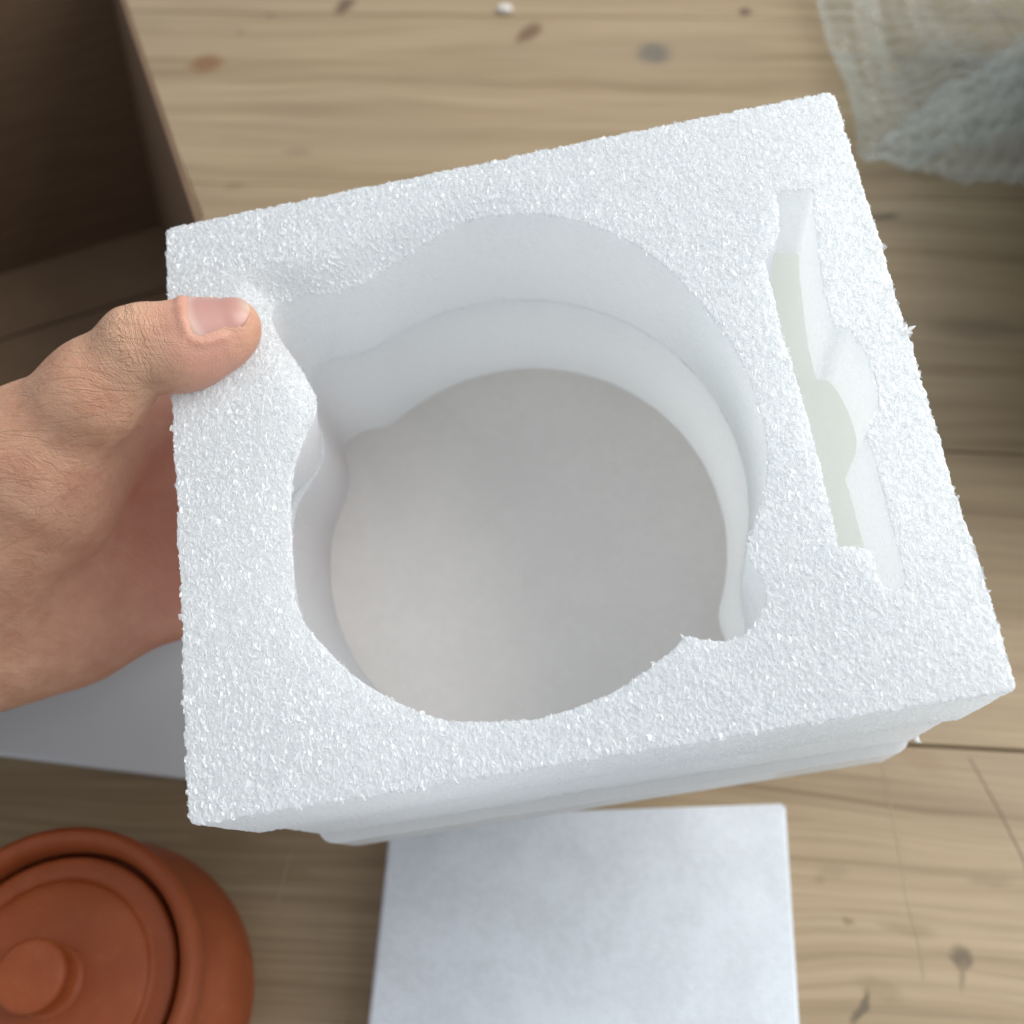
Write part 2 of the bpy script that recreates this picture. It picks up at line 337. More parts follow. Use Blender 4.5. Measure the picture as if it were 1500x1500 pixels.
def layer_mesh(z0, z1, h, hz, hole=None, slot=None, x0=-90., x1=90., y0=-78.45, y1=78.45, rag=.30, edge_round=0.0, corner=2.0, seed=1, lower=None):
    """a foam sheet: fine top face with openings, walls, bottom; lower(P,s) moves the walls with depth"""
    nx = int((x1-x0+4)/h)+1; ny = int((y1-y0+4)/h)+1
    X, Y = np.meshgrid(np.linspace(x0-2, x1+2, nx), np.linspace(y0-2, y1+2, ny), indexing='ij')
    P = np.c_[X.ravel(), Y.ravel()]
    P3 = np.c_[P, np.zeros(len(P))]
    rg = rag*(vnoise3(P3, 3.1, seed)+.6*vnoise3(P3, 1.3, seed+1)+1.2*vnoise3(P3, 17., seed+2))
    qx = np.abs(P[:, 0]-(x0+x1)/2)-((x1-x0)/2-corner); qy = np.abs(P[:, 1]-(y0+y1)/2)-((y1-y0)/2-corner)
    phi = -(np.hypot(np.maximum(qx, 0), np.maximum(qy, 0))+np.minimum(np.maximum(qx, qy), 0)-corner)  # + inside
    ph_o = phi+rg*.8
    if hole is not None: ph_h = poly_sdf(P, hole)+rg*.55
    else: ph_h = np.full(len(P), 99.)
    if slot is not None: ph_s = poly_sdf(P, slot)+rg*.5
    else: ph_s = np.full(len(P), 99.)
    phi = np.minimum(np.minimum(ph_o, ph_h), ph_s)
    # snap near vertices to the outline
    G = phi.reshape(nx, ny); gxx, gyy = np.gradient(G, (x1-x0+4)/(nx-1), (y1-y0+4)/(ny-1))
    gr = np.c_[gxx.ravel(), gyy.ravel()]; gr /= np.maximum(np.linalg.norm(gr, axis=1, keepdims=True), .3)
    near = np.abs(phi) < .3*h
    P[near] -= gr[near]*phi[near][:, None]; phi = phi.copy(); phi[near] = 0
    I = np.arange(nx*ny).reshape(nx, ny); a, b, c, d = I[:-1, :-1].ravel(), I[1:, :-1].ravel(), I[1:, 1:].ravel(), I[:-1, 1:].ravel()
    T = np.r_[np.c_[a, b, c], np.c_[a, c, d]]
    ins = phi >= 0; cnt = ins[T].sum(1); keep = [T[cnt == 3]]
    newk = []; tri = []
    def edge_key(u, v): return np.minimum(u, v)*(nx*ny)+np.maximum(u, v)
    T2 = T[cnt == 2]; o = np.argmin(ins[T2], 1); r = np.arange(len(T2))
    A, B, D = T2[r, o], T2[r, (o+1) % 3], T2[r, (o+2) % 3]      # A outside
    T1 = T[cnt == 1]; o = np.argmax(ins[T1], 1); r = np.arange(len(T1))
    E_, F_, H_ = T1[r, o], T1[r, (o+1) % 3], T1[r, (o+2) % 3]   # E inside
    keys = np.r_[edge_key(A, B), edge_key(A, D), edge_key(E_, F_), edge_key(E_, H_)]
    uk, inv = np.unique(keys, return_inverse=True)
    u, v = uk//(nx*ny), uk % (nx*ny); t = phi[u]/(phi[u]-phi[v]+1e-12); NP = P[u]+(P[v]-P[u])*t[:, None]
    base = len(P); gid = np.where(phi[u] == 0, u, np.where(phi[v] == 0, v, base+np.arange(len(uk)))); inv = gid[inv]; nA = len(A); nE = len(E_)
    iAB, iAD, iEF, iEH = inv[:nA], inv[nA:2*nA], inv[2*nA:2*nA+nE], inv[2*nA+nE:]
    flat = (phi[keep[0]] == 0).all(1); T = np.r_[keep[0][~flat], np.c_[iAB, B, D], np.c_[iAB, D, iAD], np.c_[E_, iEF, iEH]]
    P = np.r_[P, NP]
    T = T[(T[:, 0] != T[:, 1]) & (T[:, 1] != T[:, 2]) & (T[:, 0] != T[:, 2])]
    used = np.unique(T); rm = np.full(len(P), -1); rm[used] = np.arange(len(used)); T = rm[T]; P = P[used]
    # boundary edges (directed)
    E = np.r_[T[:, [0, 1]], T[:, [1, 2]], T[:, [2, 0]]]; n = len(P)
    k1 = E[:, 0]*n+E[:, 1]; k2 = E[:, 1]*n+E[:, 0]; bd = E[~np.isin(k1, k2)]
    bv = np.unique(bd); col = np.full(n, -1); col[bv] = np.arange(len(bv))
    nz = max(2, int(round((z1-z0)/hz))); nb = len(bv)
    low0 = lower if lower is not None else (lambda Q, s: Q)
    def low(Q, s):
        Q = low0(Q, s); k = math.exp(-s*(z1-z0)/2.5); Q = Q.copy()
        for c, e in ((0, x0), (0, x1), (1, y0), (1, y1)):
            m = np.abs(Q[:, c]-e) < 1.6
            m &= (np.abs(Q[:, 1-c]-((y0+y1)/2 if c == 0 else (x0+x1)/2)) < ((y1-y0) if c == 0 else (x1-x0))/2-corner-.5)
            Q[m, c] = e+(Q[m, c]-e)*k
        return Q
    V = [np.c_[P, np.full(n, z0)]]
    for kz in range(1, nz): 
        s = kz/nz; V.append(np.c_[low(P[bv], s), np.full(nb, z0+(z1-z0)*s)])
    V.append(np.c_[low(P, 1.0), np.full(n, z1)])
    V = np.concatenate(V); botbase = n+(nz-1)*nb
    def ring(kz, idx): return bv[idx] if kz == 0 else (botbase+bv[idx] if kz == nz else n+(kz-1)*nb+idx)
    W = []
    e0, e1 = col[bd[:, 0]], col[bd[:, 1]]
    for kz in range(nz):
        p0, p1, q0, q1 = ring(kz, e0), ring(kz, e1), ring(kz+1, e0), ring(kz+1, e1)
        W += [np.c_[p1, p0, q0], np.c_[p1, q0, q1]]
    T = np.r_[T, T[:, ::-1]+botbase, np.concatenate(W)]
    ncap = len(T)-2*nz*len(bd)
    # top triangles must face up (-z in block axes)
    nrm = tri_normals(V, T)
    if nrm[:n, 2].mean() > 0: T = T[:, ::-1]; nrm = -nrm
    return V, T, nrm, (n, ncap, botbase)
def split_caps(V, T, info, top):
    n, ncap, bb_ = info; T = T.copy(); w_ = T[ncap:]; extra = []; nv = len(V)
    sel = np.unique(w_[(w_ >= bb_) | ((w_ < n) if top else False)]); rm = np.arange(nv); rm[sel] = nv+np.arange(len(sel)); T[ncap:] = rm[w_]
    return np.r_[V, V[sel]], T

def foam_relief(V, N, amp, cell, seed, sx=1.3, sy=.78):
    Q = V*np.array([sx, sy, 1.0]); f1, f2 = voronoi3(Q, cell, seed)
    ridge = np.clip(1-(f2-f1)/.32, 0, 1); pit = -np.clip(1-f1/.62, 0, 1)
    g1, g2 = voronoi3(Q, cell*.55, seed+5)
    small = np.clip(1-(g2-g1)/.4, 0, 1)
    big = vnoise3(V, 6.0, seed+9)
    wall = np.where(np.abs(N[:, 2]) < .35, np.where((np.abs(V[:, 0]) > 84) | (np.abs(V[:, 1]) > 74), 1.0, .35), 1.0)
    return V+N*(wall*(amp*(.75*ridge+.55*pit+.35*small-.3)+.18*big*amp))[:, None]

def morph(rA, rB):
    def low(Q, s):
        q = Q-HC; th = np.arctan2(q[:, 1], q[:, 0]); r = np.hypot(*q.T); ra, rb = rA(th), rB(th)
        wgt = np.exp(-np.maximum(r-ra, 0)/7.0)*np.clip((90-np.abs(Q[:, 0]))/8, 0, 1)
        rn = r+wgt*s*(rb-ra); edge = np.abs(r-ra) < 1.3
        rn = np.where(edge, ra+s*(rb-ra)+(r-ra)*math.exp(-s*18), rn)
        return HC+q*(rn/np.maximum(r, 1e-6))[:, None]
    return low
block = tag(empty('foam_block'), 'thick white foam packing block with round hollow and narrow slot, held up by the hand', 'foam block')
RIMP = catmull(RIM, 5)
SLOTP = catmull(SLOT, 3)
V, T, N, ntop = layer_mesh(0, 40, .36, .55, RIMP, SLOTP, seed=3, lower=morph(r_rim, r_mid))
info = ntop; ntop = info[0]; V0, N0, T0 = V, N, T
V = foam_relief(V, N, .31, 1.7, 11)
q_ = V0[:, :2]-HC; th_ = np.arctan2(q_[:, 1], q_[:, 0]); d_ = np.maximum(np.hypot(*q_.T)-r_rim(th_), 0)
dsh = (th_-math.radians(-122)+np.pi) % (2*np.pi)-np.pi
sink = 8.0*np.exp(-(dsh/.50)**2)*np.exp(-(d_/5.5)**2)*np.clip(1-V0[:, 2]/40, 0, 1)     # rim pressed soft beside the thumb
V[:, 2] += sink; V0 = V0.copy(); V0[:, 2] += sink
V, T = split_caps(V, T, info, False); mesh_obj('foam_layer', block_to_world(V), T, FOAM, block)
V, T, N, info = layer_mesh(39.95, 90, .7, .8, catmull(MIDP, 2), None, x0=-87.6, x1=88.6, y0=-78, y1=77.3, seed=23, lower=morph(r_mid, r_flr))
V = foam_relief(V, N, .30, 1.45, 12)
V, T = split_caps(V, T, info, True); mesh_obj('foam_layer', block_to_world(V), T, FOAM, block)
V, T, N, info = layer_mesh(90.3, 114, 1.2, 1.2, None, None, x0=-88, x1=87.5, y0=-77, y1=80.3, rag=.15, corner=5, seed=33)
V = foam_relief(V, N, .06, 1.2, 13)
V, T = split_caps(V, T, info, True); mesh_obj('base_sheet', block_to_world(V), T, FOAM, block)
SL = catmull(SLOT, 2); cS = SL.mean(0); SL = SL+(SL-cS)/np.linalg.norm(SL-cS, axis=1, keepdims=True)*.7; nS = len(SL)
V = np.r_[np.c_[SL, np.full(nS, 29.5)], np.c_[SL, np.full(nS, 39.9)]]
mesh_obj('slot_liner', block_to_world(V), [list(range(nS))[::-1], list(range(nS, 2*nS))]+[[i, (i+1) % nS, nS+(i+1) % nS, nS+i] for i in range(nS)], foam_material('cream_foam', (.945, .945, .855), cell=1.6, bumpk=.12, sss=.3, rad=.004, rough=.6), block, smooth=False)
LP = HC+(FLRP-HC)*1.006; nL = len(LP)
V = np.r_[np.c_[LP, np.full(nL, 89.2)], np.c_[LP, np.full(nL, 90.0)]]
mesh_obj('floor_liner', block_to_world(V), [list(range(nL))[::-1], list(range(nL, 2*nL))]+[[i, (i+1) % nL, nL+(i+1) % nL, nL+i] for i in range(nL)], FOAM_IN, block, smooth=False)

# torn cell films standing up from the cut surface
def films_material():
    s = NT('foam_film'); s.set(Base_Color=(.95, .97, .98), Roughness=.09)
    s.b.inputs['Specular IOR Level'].default_value = 1.0
    tr = s.n('ShaderNodeBsdfTranslucent'); tr.inputs[0].default_value = (.93, .95, .96, 1)
    mx = s.n('ShaderNodeMixShader'); mx.inputs[0].default_value = .30
    s.link(s.b.outputs[0], mx.inputs[1]); s.link(tr.outputs[0], mx.inputs[2]); tb = s.n('ShaderNodeBsdfTransparent'); m3 = s.n('ShaderNodeMixShader'); m3.inputs[0].default_value = .50
    s.link(tb.outputs[0], m3.inputs[1]); s.link(mx.outputs[0], m3.inputs[2]); s.link(m3.outputs[0], s.out.inputs[0])
    return s.m
FILM = films_material()
def films(V, T, N, mask, count, seed, zlim):
    r = np.random.default_rng(seed); tri = T[mask]; A = np.linalg.norm(np.cross(V[tri[:, 1]]-V[tri[:, 0]], V[tri[:, 2]]-V[tri[:, 0]]), axis=1)
    pick = r.choice(len(tri), count, p=A/A.sum()); t3 = tri[pick]; wts = r.dirichlet((1, 1, 1), count)
    p = (V[t3]*wts[:, :, None]).sum(1); nn = (N[t3]*wts[:, :, None]).sum(1); nn /= np.linalg.norm(nn, axis=1, keepdims=True)
    ang = r.normal(math.pi/2, .6, count); dirv = np.c_[np.cos(ang), np.sin(ang), r.normal(0, .3, count)]
    dirv -= nn*(dirv*nn).sum(1, keepdims=True); dirv /= np.linalg.norm(dirv, axis=1, keepdims=True)
    side = np.cross(nn, dirv); ln = r.uniform(.6, 1.8, count)[:, None]; ht = r.uniform(.2, .55, count)[:, None]; bend = r.normal(0, .30, count)[:, None]; lean = r.normal(0, .9, count)[:, None]
    S = []
    for u, hh in ((-.5, .45), (0, 1.0), (.5, .5)):
        b = p+dirv*ln*u+side*bend*(u*u*4)*.6-nn*.25
        S += [b, b+nn*(ht*hh+.25)+side*lean*ht]
    VV = np.stack(S, 1).reshape(-1, 3); k = np.arange(count)[:, None]*6
    Q = np.concatenate([k+np.array([0, 2, 3, 1]), k+np.array([2, 4, 5, 3])])
    return VV, Q
nt = len(T0); topmask = np.all(T0 < ntop, 1)
VV1, Q1 = films(V0, T0, N0, topmask, 30000, 5, 0)
fo = mesh_obj('cell_films', block_to_world(VV1), Q1, FILM, block); fo['kind'] = 'stuff'
# torn flakes on the edges
def flake(p, dirs, size, seed):
    r = np.random.default_rng(seed); V = []; Fq = []
    for d, l in dirs:
        d = np.array(d, float); d /= np.linalg.norm(d); n = np.cross(d, (0, 0, 1.)); n /= np.linalg.norm(n); b = len(V)
        for k, wd in ((0, 1), (.35, 1.05), (.7, .7), (1, .12)):
            c = np.array(p)+d*l*k+np.array([0, 0, -.5*k*k*l*.3]); jj = r.normal(0, .12, 3)
            V += [c+n*wd*size+jj, c-n*wd*size+jj, c+n*wd*size*.8+(0, 0, .5)+jj, c-n*wd*size*.8+(0, 0, .5)+jj]
        for k in range(3):
            o = b+4*k
            Fq += [[o, o+1, o+5, o+4], [o+2, o+6, o+7, o+3], [o, o+4, o+6, o+2], [o+1, o+3, o+7, o+5]]
        Fq += [[b, b+2, b+3, b+1], [b+12, b+13, b+15, b+14]]
    return mesh_obj('torn_flake', block_to_world(np.array(V)), Fq, FILM, block)
flake((89.0, -7, .3), [((.5, -.75, -.1), 2.6), ((1, -.45, 0), 3.6), ((1, -.1, .3), 2.4)], .75, 1)
flake((89.5, 57, .4), [((1, -.2, -.1), 1.6), ((.6, .4, -.1), 1.1)], .45, 2)
flake((88.0, 77.6, 84), [((.4, .8, .1), 1.7), ((-.2, 1, 0), 1.4)], .7, 3)
flake((24.5, 56.5, .0), [((-.3, -1, -.1), 2.0)], .35, 4)

# ------------------------------------------------------------------ hand
def smin(a, b, k):
    h = np.maximum(k-np.abs(a-b), 0)/k; return np.minimum(a, b)-h*h*k*.25
class Field:
    def __init__(s, lo, hi, h):
        s.lo = np.array(lo, float); s.h = h; s.n = np.ceil((np.array(hi)-s.lo)/h).astype(int)+1
        s.v = np.full(s.n, 40., np.float32)
    def window(s, lo, hi):
        a = np.clip(np.floor((lo-s.lo)/s.h).astype(int), 0, s.n-1); b = np.clip(np.ceil((hi-s.lo)/s.h).astype(int)+1, 1, s.n)
        sl = tuple(slice(int(x), int(y)) for x, y in zip(a, b))
        ax = [(s.lo[i]+s.h*np.arange(a[i], b[i])).astype(np.float32) for i in range(3)]
        return sl, np.meshgrid(*ax, indexing='ij', sparse=True)
    def cone(s, a, ra, b, rb, k, squash=None):      # round cone, optional (axis, factor) flattening
        a = np.array(a, float); b = np.array(b, float); m = max(ra, rb)+16
        sl, (X, Y, Z) = s.window(np.minimum(a, b)-m, np.maximum(a, b)+m)
        if 0 in [q.stop-q.start for q in sl]: return
        d = b-a; L2 = d@d
        px, py, pz = X-a[0], Y-a[1], Z-a[2]
        t = np.clip((px*d[0]+py*d[1]+pz*d[2])/max(L2, 1e-6), 0, 1)
        qx, qy, qz = px-t*d[0], py-t*d[1], pz-t*d[2]
        d2 = qx*qx+qy*qy+qz*qz
        if squash is not None:
            ax, f = np.array(squash[0], float), squash[1]; ax /= np.linalg.norm(ax)
            q = qx*ax[0]+qy*ax[1]+qz*ax[2]; d2 = d2+q*q*(1/f**2-1)
        D = np.sqrt(d2)-(ra+(rb-ra)*t)
        s.v[sl] = smin(s.v[sl], D.astype(np.float32), k)
    def carve(s, a, b, r, k):
        a = np.array(a, float); b = np.array(b, float); m = r+8
        sl, (X, Y, Z) = s.window(np.minimum(a, b)-m, np.maximum(a, b)+m)
        d = b-a; t = np.clip(((X-a[0])*d[0]+(Y-a[1])*d[1]+(Z-a[2])*d[2])/max(d@d, 1e-6), 0, 1)
        D = np.sqrt((X-a[0]-t*d[0])**2+(Y-a[1]-t*d[1])**2+(Z-a[2]-t*d[2])**2)-r
        s.v[sl] = -smin(-s.v[sl], D.astype(np.float32), k)
    def sample(s, P):
        q = (np.asarray(P)-s.lo)/s.h; i = np.clip(np.floor(q).astype(int), 0, s.n-2); f = q-i; r = 0
        for a in (0, 1):
            for b in (0, 1):
                for c in (0, 1):
                    r = r+s.v[i[:, 0]+a, i[:, 1]+b, i[:, 2]+c]*(f[:, 0] if a else 1-f[:, 0])*(f[:, 1] if b else 1-f[:, 1])*(f[:, 2] if c else 1-f[:, 2])
        return r
    def nets(s):
        v = s.v; n = v.shape; ins = v < 0
        corners = [(a, b, c) for a in (0, 1) for b in (0, 1) for c in (0, 1)]
        cs = sum(ins[a:n[0]-1+a, b:n[1]-1+b, c:n[2]-1+c].astype(np.int8) for a, b, c in corners)
        cells = np.argwhere((cs > 0) & (cs < 8)); idx = np.full(tuple(x-1 for x in n), -1, np.int64); idx[tuple(cells.T)] = np.arange(len(cells))
        acc = np.zeros((len(cells), 3)); cnt = np.zeros(len(cells))
        val = {c: v[cells[:, 0]+c[0], cells[:, 1]+c[1], cells[:, 2]+c[2]] for c in corners}
        for c in corners:
            for ax in range(3):
                if c[ax] == 0:
                    e = list(c); e[ax] = 1; e = tuple(e); a, b = val[c], val[e]; m = (a < 0) != (b < 0)
                    t = np.where(m, a/np.where(m, a-b, 1), 0); p = np.tile(np.array(c, float), (len(cells), 1)); p[:, ax] = t
                    acc[m] += p[m]; cnt[m] += 1
        Vv = (cells+acc/cnt[:, None])*s.h+s.lo; Q = []
        for ax in range(3):
            o1, o2 = (ax+1) % 3, (ax+2) % 3
            sa = [slice(0, None)]*3; sb = [slice(0, None)]*3; sa[ax] = slice(0, -1); sb[ax] = slice(1, None)
            m = ins[tuple(sa)] != ins[tuple(sb)]; e = np.argwhere(m)
            ok = (e[:, o1] > 0) & (e[:, o2] > 0) & (e[:, o1] < n[o1]-1) & (e[:, o2] < n[o2]-1); e = e[ok]
            def cell(d1, d2):
                c = e.copy(); c[:, o1] -= d1; c[:, o2] -= d2; return idx[tuple(c.T)]
            q = np.c_[cell(1, 1), cell(0, 1), cell(0, 0), cell(1, 0)]
            fl = ins[tuple(e.T)]; q[~fl] = q[~fl][:, ::-1]; Q.append(q)
        return Vv, np.concatenate(Q)
def cp(px, py, z): return np.array([(px-750)/F*z, (py-750)/F*z, z])
def bp(x, y, z): return block_to_cam(np.array([[x, y, z]]))[0]
pxr = lambda r, z: r*z/F
# thumb joints in camera axes
t_tip = cp(340, 479, 272.5); t_mid = cp(275, 503, 272); t_ip = cp(205, 516, 271); t_px = cp(140, 572, 275)
t_mcp = cp(40, 668, 286); t_cmc = cp(-120, 830, 306); wrist = cp(-270, 930, 322)
nail_n = np.array([.02, -.60, -.80]); nail_n /= np.linalg.norm(nail_n)
fld = Field((-345, -75, 225), (-30, 125, 425), .8)
W_u = cp(-170, 1000, 332)
# palm: metacarpals
mc = {'i': bp(-112, -64, 80), 'm': bp(-114, -43, 82), 'r': bp(-114, -22, 82), 'p': bp(-111, -2, 82)}
wr = {'i': wrist+np.array([8, -8, 6]), 'm': wrist*.66+W_u*.34, 'r': wrist*.3+W_u*.7, 'p': W_u}
for k, ra, rb in (('i', 13, 15), ('m', 12.5, 15), ('r', 12, 15), ('p', 11.5, 16)):
    fld.cone(mc[k], ra, wr[k], rb, 12)
fld.cone(cp(90, 925, 330), 16, cp(-120, 960, 318), 21, 16)   # heel of the hand
fld.cone(cp(120, 800, 326), 15, cp(-120, 880, 316), 22, 18)  # hollow of the palm
fld.cone(wrist, 24, wrist+np.array([-160, 55, 40.]), 30, 14); fld.cone(W_u+np.array([-10, -4, 0]), 22, W_u+np.array([-165, 70, 30.]), 28, 16)
# thumb
fld.cone(t_cmc, pxr(120, 306), t_mcp, pxr(92, 286), 16)
fld.cone(cp(-20, 800, 305), 17, cp(95, 745, 300), 12, 16)                   # thenar pad
fld.cone(t_mcp, pxr(90, 286), t_px, pxr(66, 275), 10)
fld.cone(t_px, pxr(66, 275), t_ip, pxr(57, 271), 8)
fld.cone(cp(105, 690, 298), 9, mc['i']*.8+wr['i']*.2, 11, 16)
fld.cone(cp(160, 640, 305), 6, mc['i']+np.array([0, -3, -6.]), 8, 14)              # web towards the index finger
fld.cone(t_ip, pxr(56, 271), t_mid, pxr(59, 272), 5)
fld.cone(t_mid, pxr(59, 272), t_tip, pxr(42, 272.5), 5)
fld.cone(cp(262, 522, 271), pxr(50, 271), cp(325, 500, 272.5), pxr(42, 272), 4)   # pulp
fld.cone(cp(193, 486, 266.5), 5.2, cp(203, 480, 266.5), 4.6, 6)             # knuckle
fld.carve(cp(222, 580, 266), cp(236, 566, 262), .9, 2.5)                     # crease under the joint
fld.carve(cp(236, 566, 262), cp(246, 556, 259.5), .4, 1.5)
# fingers under the block
FG = {'i': (-63, [47, 27, 20], 8.8), 'm': (-42, [50, 30, 20], 9.0), 'r': (-21, [46, 28, 20], 8.7), 'p': (-1, [37, 22, 18], 7.8)}
for k, (yy, ln, r) in FG.items():
    pip = bp(-94, yy, 124); zc = 114+r+.4
    dip = bp(-94+ln[1], yy+1, zc+1.0); tip = bp(-94+ln[1]+ln[2], yy+2, zc-.6)
    fld.cone(mc[k], 11.5, pip, r+1.2, 5); fld.cone(pip, r+1.0, dip, r+.2, 2.6); fld.cone(dip, r+.1, tip, r-1.4, 2.6)
# nail bed: flatten under the nail and raise a fold round it
ax_t = (t_tip-t_ip); ax_t /= np.linalg.norm(ax_t); nail_n -= ax_t*(nail_n@ax_t); nail_n /= np.linalg.norm(nail_n); nail_s = np.cross(ax_t, nail_n)
nail_c = cp(349, 474, 272)
def onto(P, d):                 # march from outside along d onto the skin
    P = P.copy()
    for _ in range(60):
        v = fld.sample(P); P += d*np.clip(v, -1, 2)[:, None]*.7
    return P
NA, NB = 21, 25
aa, bb = np.meshgrid(np.linspace(-1, 1, NA), np.linspace(0, 1, NB), indexing='ij')
sh = (1-.08*(1-bb))*np.sqrt(np.clip(1-np.clip((bb-.60)/.415, 0, 1)**2.6, .0, 1))*np.sqrt(np.clip(1-.35*np.clip((.22-bb)/.22, 0, 1)**2, 0, 1))
ph_ = aa*1.06*sh; axp = (t_tip-ax_t*9.2)[None, None]+ax_t*(bb*15.2)[..., None]
rdir = nail_n*np.cos(ph_)[..., None]+nail_s*np.sin(ph_)[..., None]
g = onto((axp+rdir*16).reshape(-1, 3), -rdir.reshape(-1, 3)); Gn = g.reshape(NA, NB, 3); Rn = rdir
for p, q in zip(Gn[1:-2, 0], Gn[2:-1, 0]): fld.cone(p-nail_n*.3-ax_t*.4, .5, q-nail_n*.3-ax_t*.4, .5, 1.4)
for side_ in (Gn[0, :14], Gn[-1, :14]):
    for p, q in zip(side_[:-1], side_[1:]): fld.cone(p-nail_n*.4, .35, q-nail_n*.4, .35, 1.2)
HV, HQ = fld.nets()
HN = tri_normals(HV, HQ[:, :3])
# skin attributes: distance along the thumb, knuckle and palm masks
seg = [t_tip+ax_t*7, t_ip, t_px, t_mcp, t_cmc]; ax_len = np.zeros(len(HV)); best = np.full(len(HV), 1e9); acc = 0
for a, b in zip(seg[:-1], seg[1:]):
    d = b-a; t = np.clip((HV-a)@d/(d@d), 0, 1); dd = np.linalg.norm(HV-a-t[:, None]*d, axis=1)
    m = dd < best; best[m] = dd[m]; ax_len[m] = acc+t[m]*np.linalg.norm(d); acc += np.linalg.norm(d)
L1 = np.linalg.norm(seg[1]-seg[0])
knuck = np.exp(-((ax_len-L1+1)/7.0)**2)*(best < 16)
dorsal = np.clip((HN@nail_n)*.9+.35, 0, 1)
palm = np.clip((np.linalg.norm(HV-(mc['i']*.5+mc['p']*.5), axis=1)-85)/-55, 0, 1)
thumb_m = np.clip(1-(ax_len-L1-18)/30, 0, 1)*(best < 19)
tipred = np.exp(-((ax_len-13)/11)**2)*(best < 14)
HVd = HV+HN*(.10*vnoise3(HV, 5.0, 2)+.35*vnoise3(HV, 14., 4))[:, None]
def skin_material():
    s = NT('skin'); o = s.obj()
    kn, pm, tr, al, do = (s.attr(k) for k in ('knuckle', 'palm', 'tipred', 'axial', 'dorsal'))
    n1 = s.noise(o, 110, 4, .6); n2 = s.noise(o, 420, 3)
    col = s.mix(s.mrange(n1, .3, .72, 0, 1), (.49, .245, .15), (.60, .335, .215))
    col = s.mix(s.math('MULTIPLY', pm, .75), col, (.56, .22, .155))
    col = s.mix(s.math('MULTIPLY', tr, .6), col, (.60, .30, .235))
    col = s.mix(s.math('MULTIPLY', kn, .35), col, (.60, .39, .25))
    col = s.mix(s.mrange(n2, .52, .75, 0, .22), col, (.42, .20, .13))
    s.set(Base_Color=col, Roughness=s.mrange(n1, .3, .7, .40, .52))
    s.b.inputs['Specular IOR Level'].default_value = .42
    s.b.inputs['Subsurface Weight'].default_value = .22; s.b.inputs['Subsurface Radius'].default_value = (1, .35, .18); s.b.inputs['Subsurface Scale'].default_value = .004
    # creases: across the thumb at the knuckle, stretched folds elsewhere
    wz = s.math('ADD', s.math('MULTIPLY', al, 1.0), s.math('MULTIPLY', s.math('SUBTRACT', s.noise(o, 190, 3), .5), 5.0))
    cr = s.noise(s.n('ShaderNodeCombineXYZ').outputs[0], 1)
    cx = s.n('ShaderNodeCombineXYZ'); s.link(wz, cx.inputs[0]); s.link(s.math('MULTIPLY', s.noise(o, 60, 2), 3.0), cx.inputs[1])
    line = s.noise(cx.outputs[0], .8, 2, .5)
    line = s.mrange(s.math('ABSOLUTE', s.math('SUBTRACT', line, .5)), 0, .07, 0, 1)
    kmask = s.math('MULTIPLY', kn, do)
    h1 = s.math('MULTIPLY', s.math('SUBTRACT', line, 1.0), s.math('MULTIPLY', kmask, .9))
    # fine skin lattice
    ce = s.vor(s.mapping(o, rot=(.3, .5, .35), scale=(1, 1.7, 1.2)), 900, 'DISTANCE_TO_EDGE')
    h2 = s.mrange(ce, 0, .22, -1, 0)
    # long soft folds on the thenar and palm
    fo = s.noise(s.mapping(o, rot=(.2, .1, -.45), scale=(60, 360, 200)), 1, 4, .62, .6)
    fl = s.mrange(s.math('ABSOLUTE', s.math('SUBTRACT', fo, .5)), 0, .10, -1, 0)
    fl2 = s.math('MULTIPLY', fl, s.math('SUBTRACT', 1.0, s.math('MULTIPLY', tr, .9), clamp=True))
    h = s.math('ADD', s.math('MULTIPLY', h1, .8), s.math('ADD', s.math('MULTIPLY', h2, .12), s.math('MULTIPLY', fl2, .38)))
    s.link(s.bump(h, .75, .0005), s.b.inputs['Normal'])
    return s.m
SKIN = skin_material()
hand = mesh_obj('hand', to_world(HVd), HQ, SKIN, attrs=dict(knuckle=knuck, palm=palm, tipred=tipred, axial=ax_len, dorsal=dorsal))
tag(hand, 'bare hand gripping the foam block with its thumb on the top face', 'hand')
# nail plate
def nail_material():
    s = NT('nail'); al = s.attr('along'); ac = s.attr('across'); o = s.obj()
    e = s.math('ADD', al, s.math('MULTIPLY', s.math('MULTIPLY', ac, ac), -.16))
    col = s.ramp(e, [(.0, (.52, .34, .27)), (.07, (.58, .38, .32)), (.20, (.47, .245, .205)), (.78, (.47, .235, .195)), (.88, (.52, .31, .25)), (.97, (.58, .42, .32))])
    s.set(Base_Color=col, Roughness=.36); s.b.inputs['Coat Weight'].default_value = .1; s.b.inputs['Coat Roughness'].default_value = .15
    s.b.inputs['Subsurface Weight'].default_value = .15; s.b.inputs['Subsurface Scale'].default_value = .002
    st = s.noise(s.mapping(o, rot=(0, 0, .2), scale=(60, 900, 900)), 1, 2)
    s.link(s.bump(st, .12, .0003), s.b.inputs['Normal']); return s.m
lift = .22+.25*np.clip(bb-.8, 0, 1)/.2-.35*np.abs(aa)**6*np.clip(1.15-bb, 0, 1)
top = Gn+Rn*lift[..., None]; bot = top-Rn*.5
NV = np.r_[top.reshape(-1, 3), bot.reshape(-1, 3)]; n1 = NA*NB
Fq = []
for i in range(NA-1):
    for j in range(NB-1):
        a, b, c, d = i*NB+j, (i+1)*NB+j, (i+1)*NB+j+1, i*NB+j+1; Fq += [[a, b, c, d], [n1+d, n1+c, n1+b, n1+a]]
bd = [i*NB for i in range(NA)]+[(NA-1)*NB+j for j in range(1, NB)]+[i*NB+NB-1 for i in range(NA-2, -1, -1)]+[j for j in range(NB-2, 0, -1)]
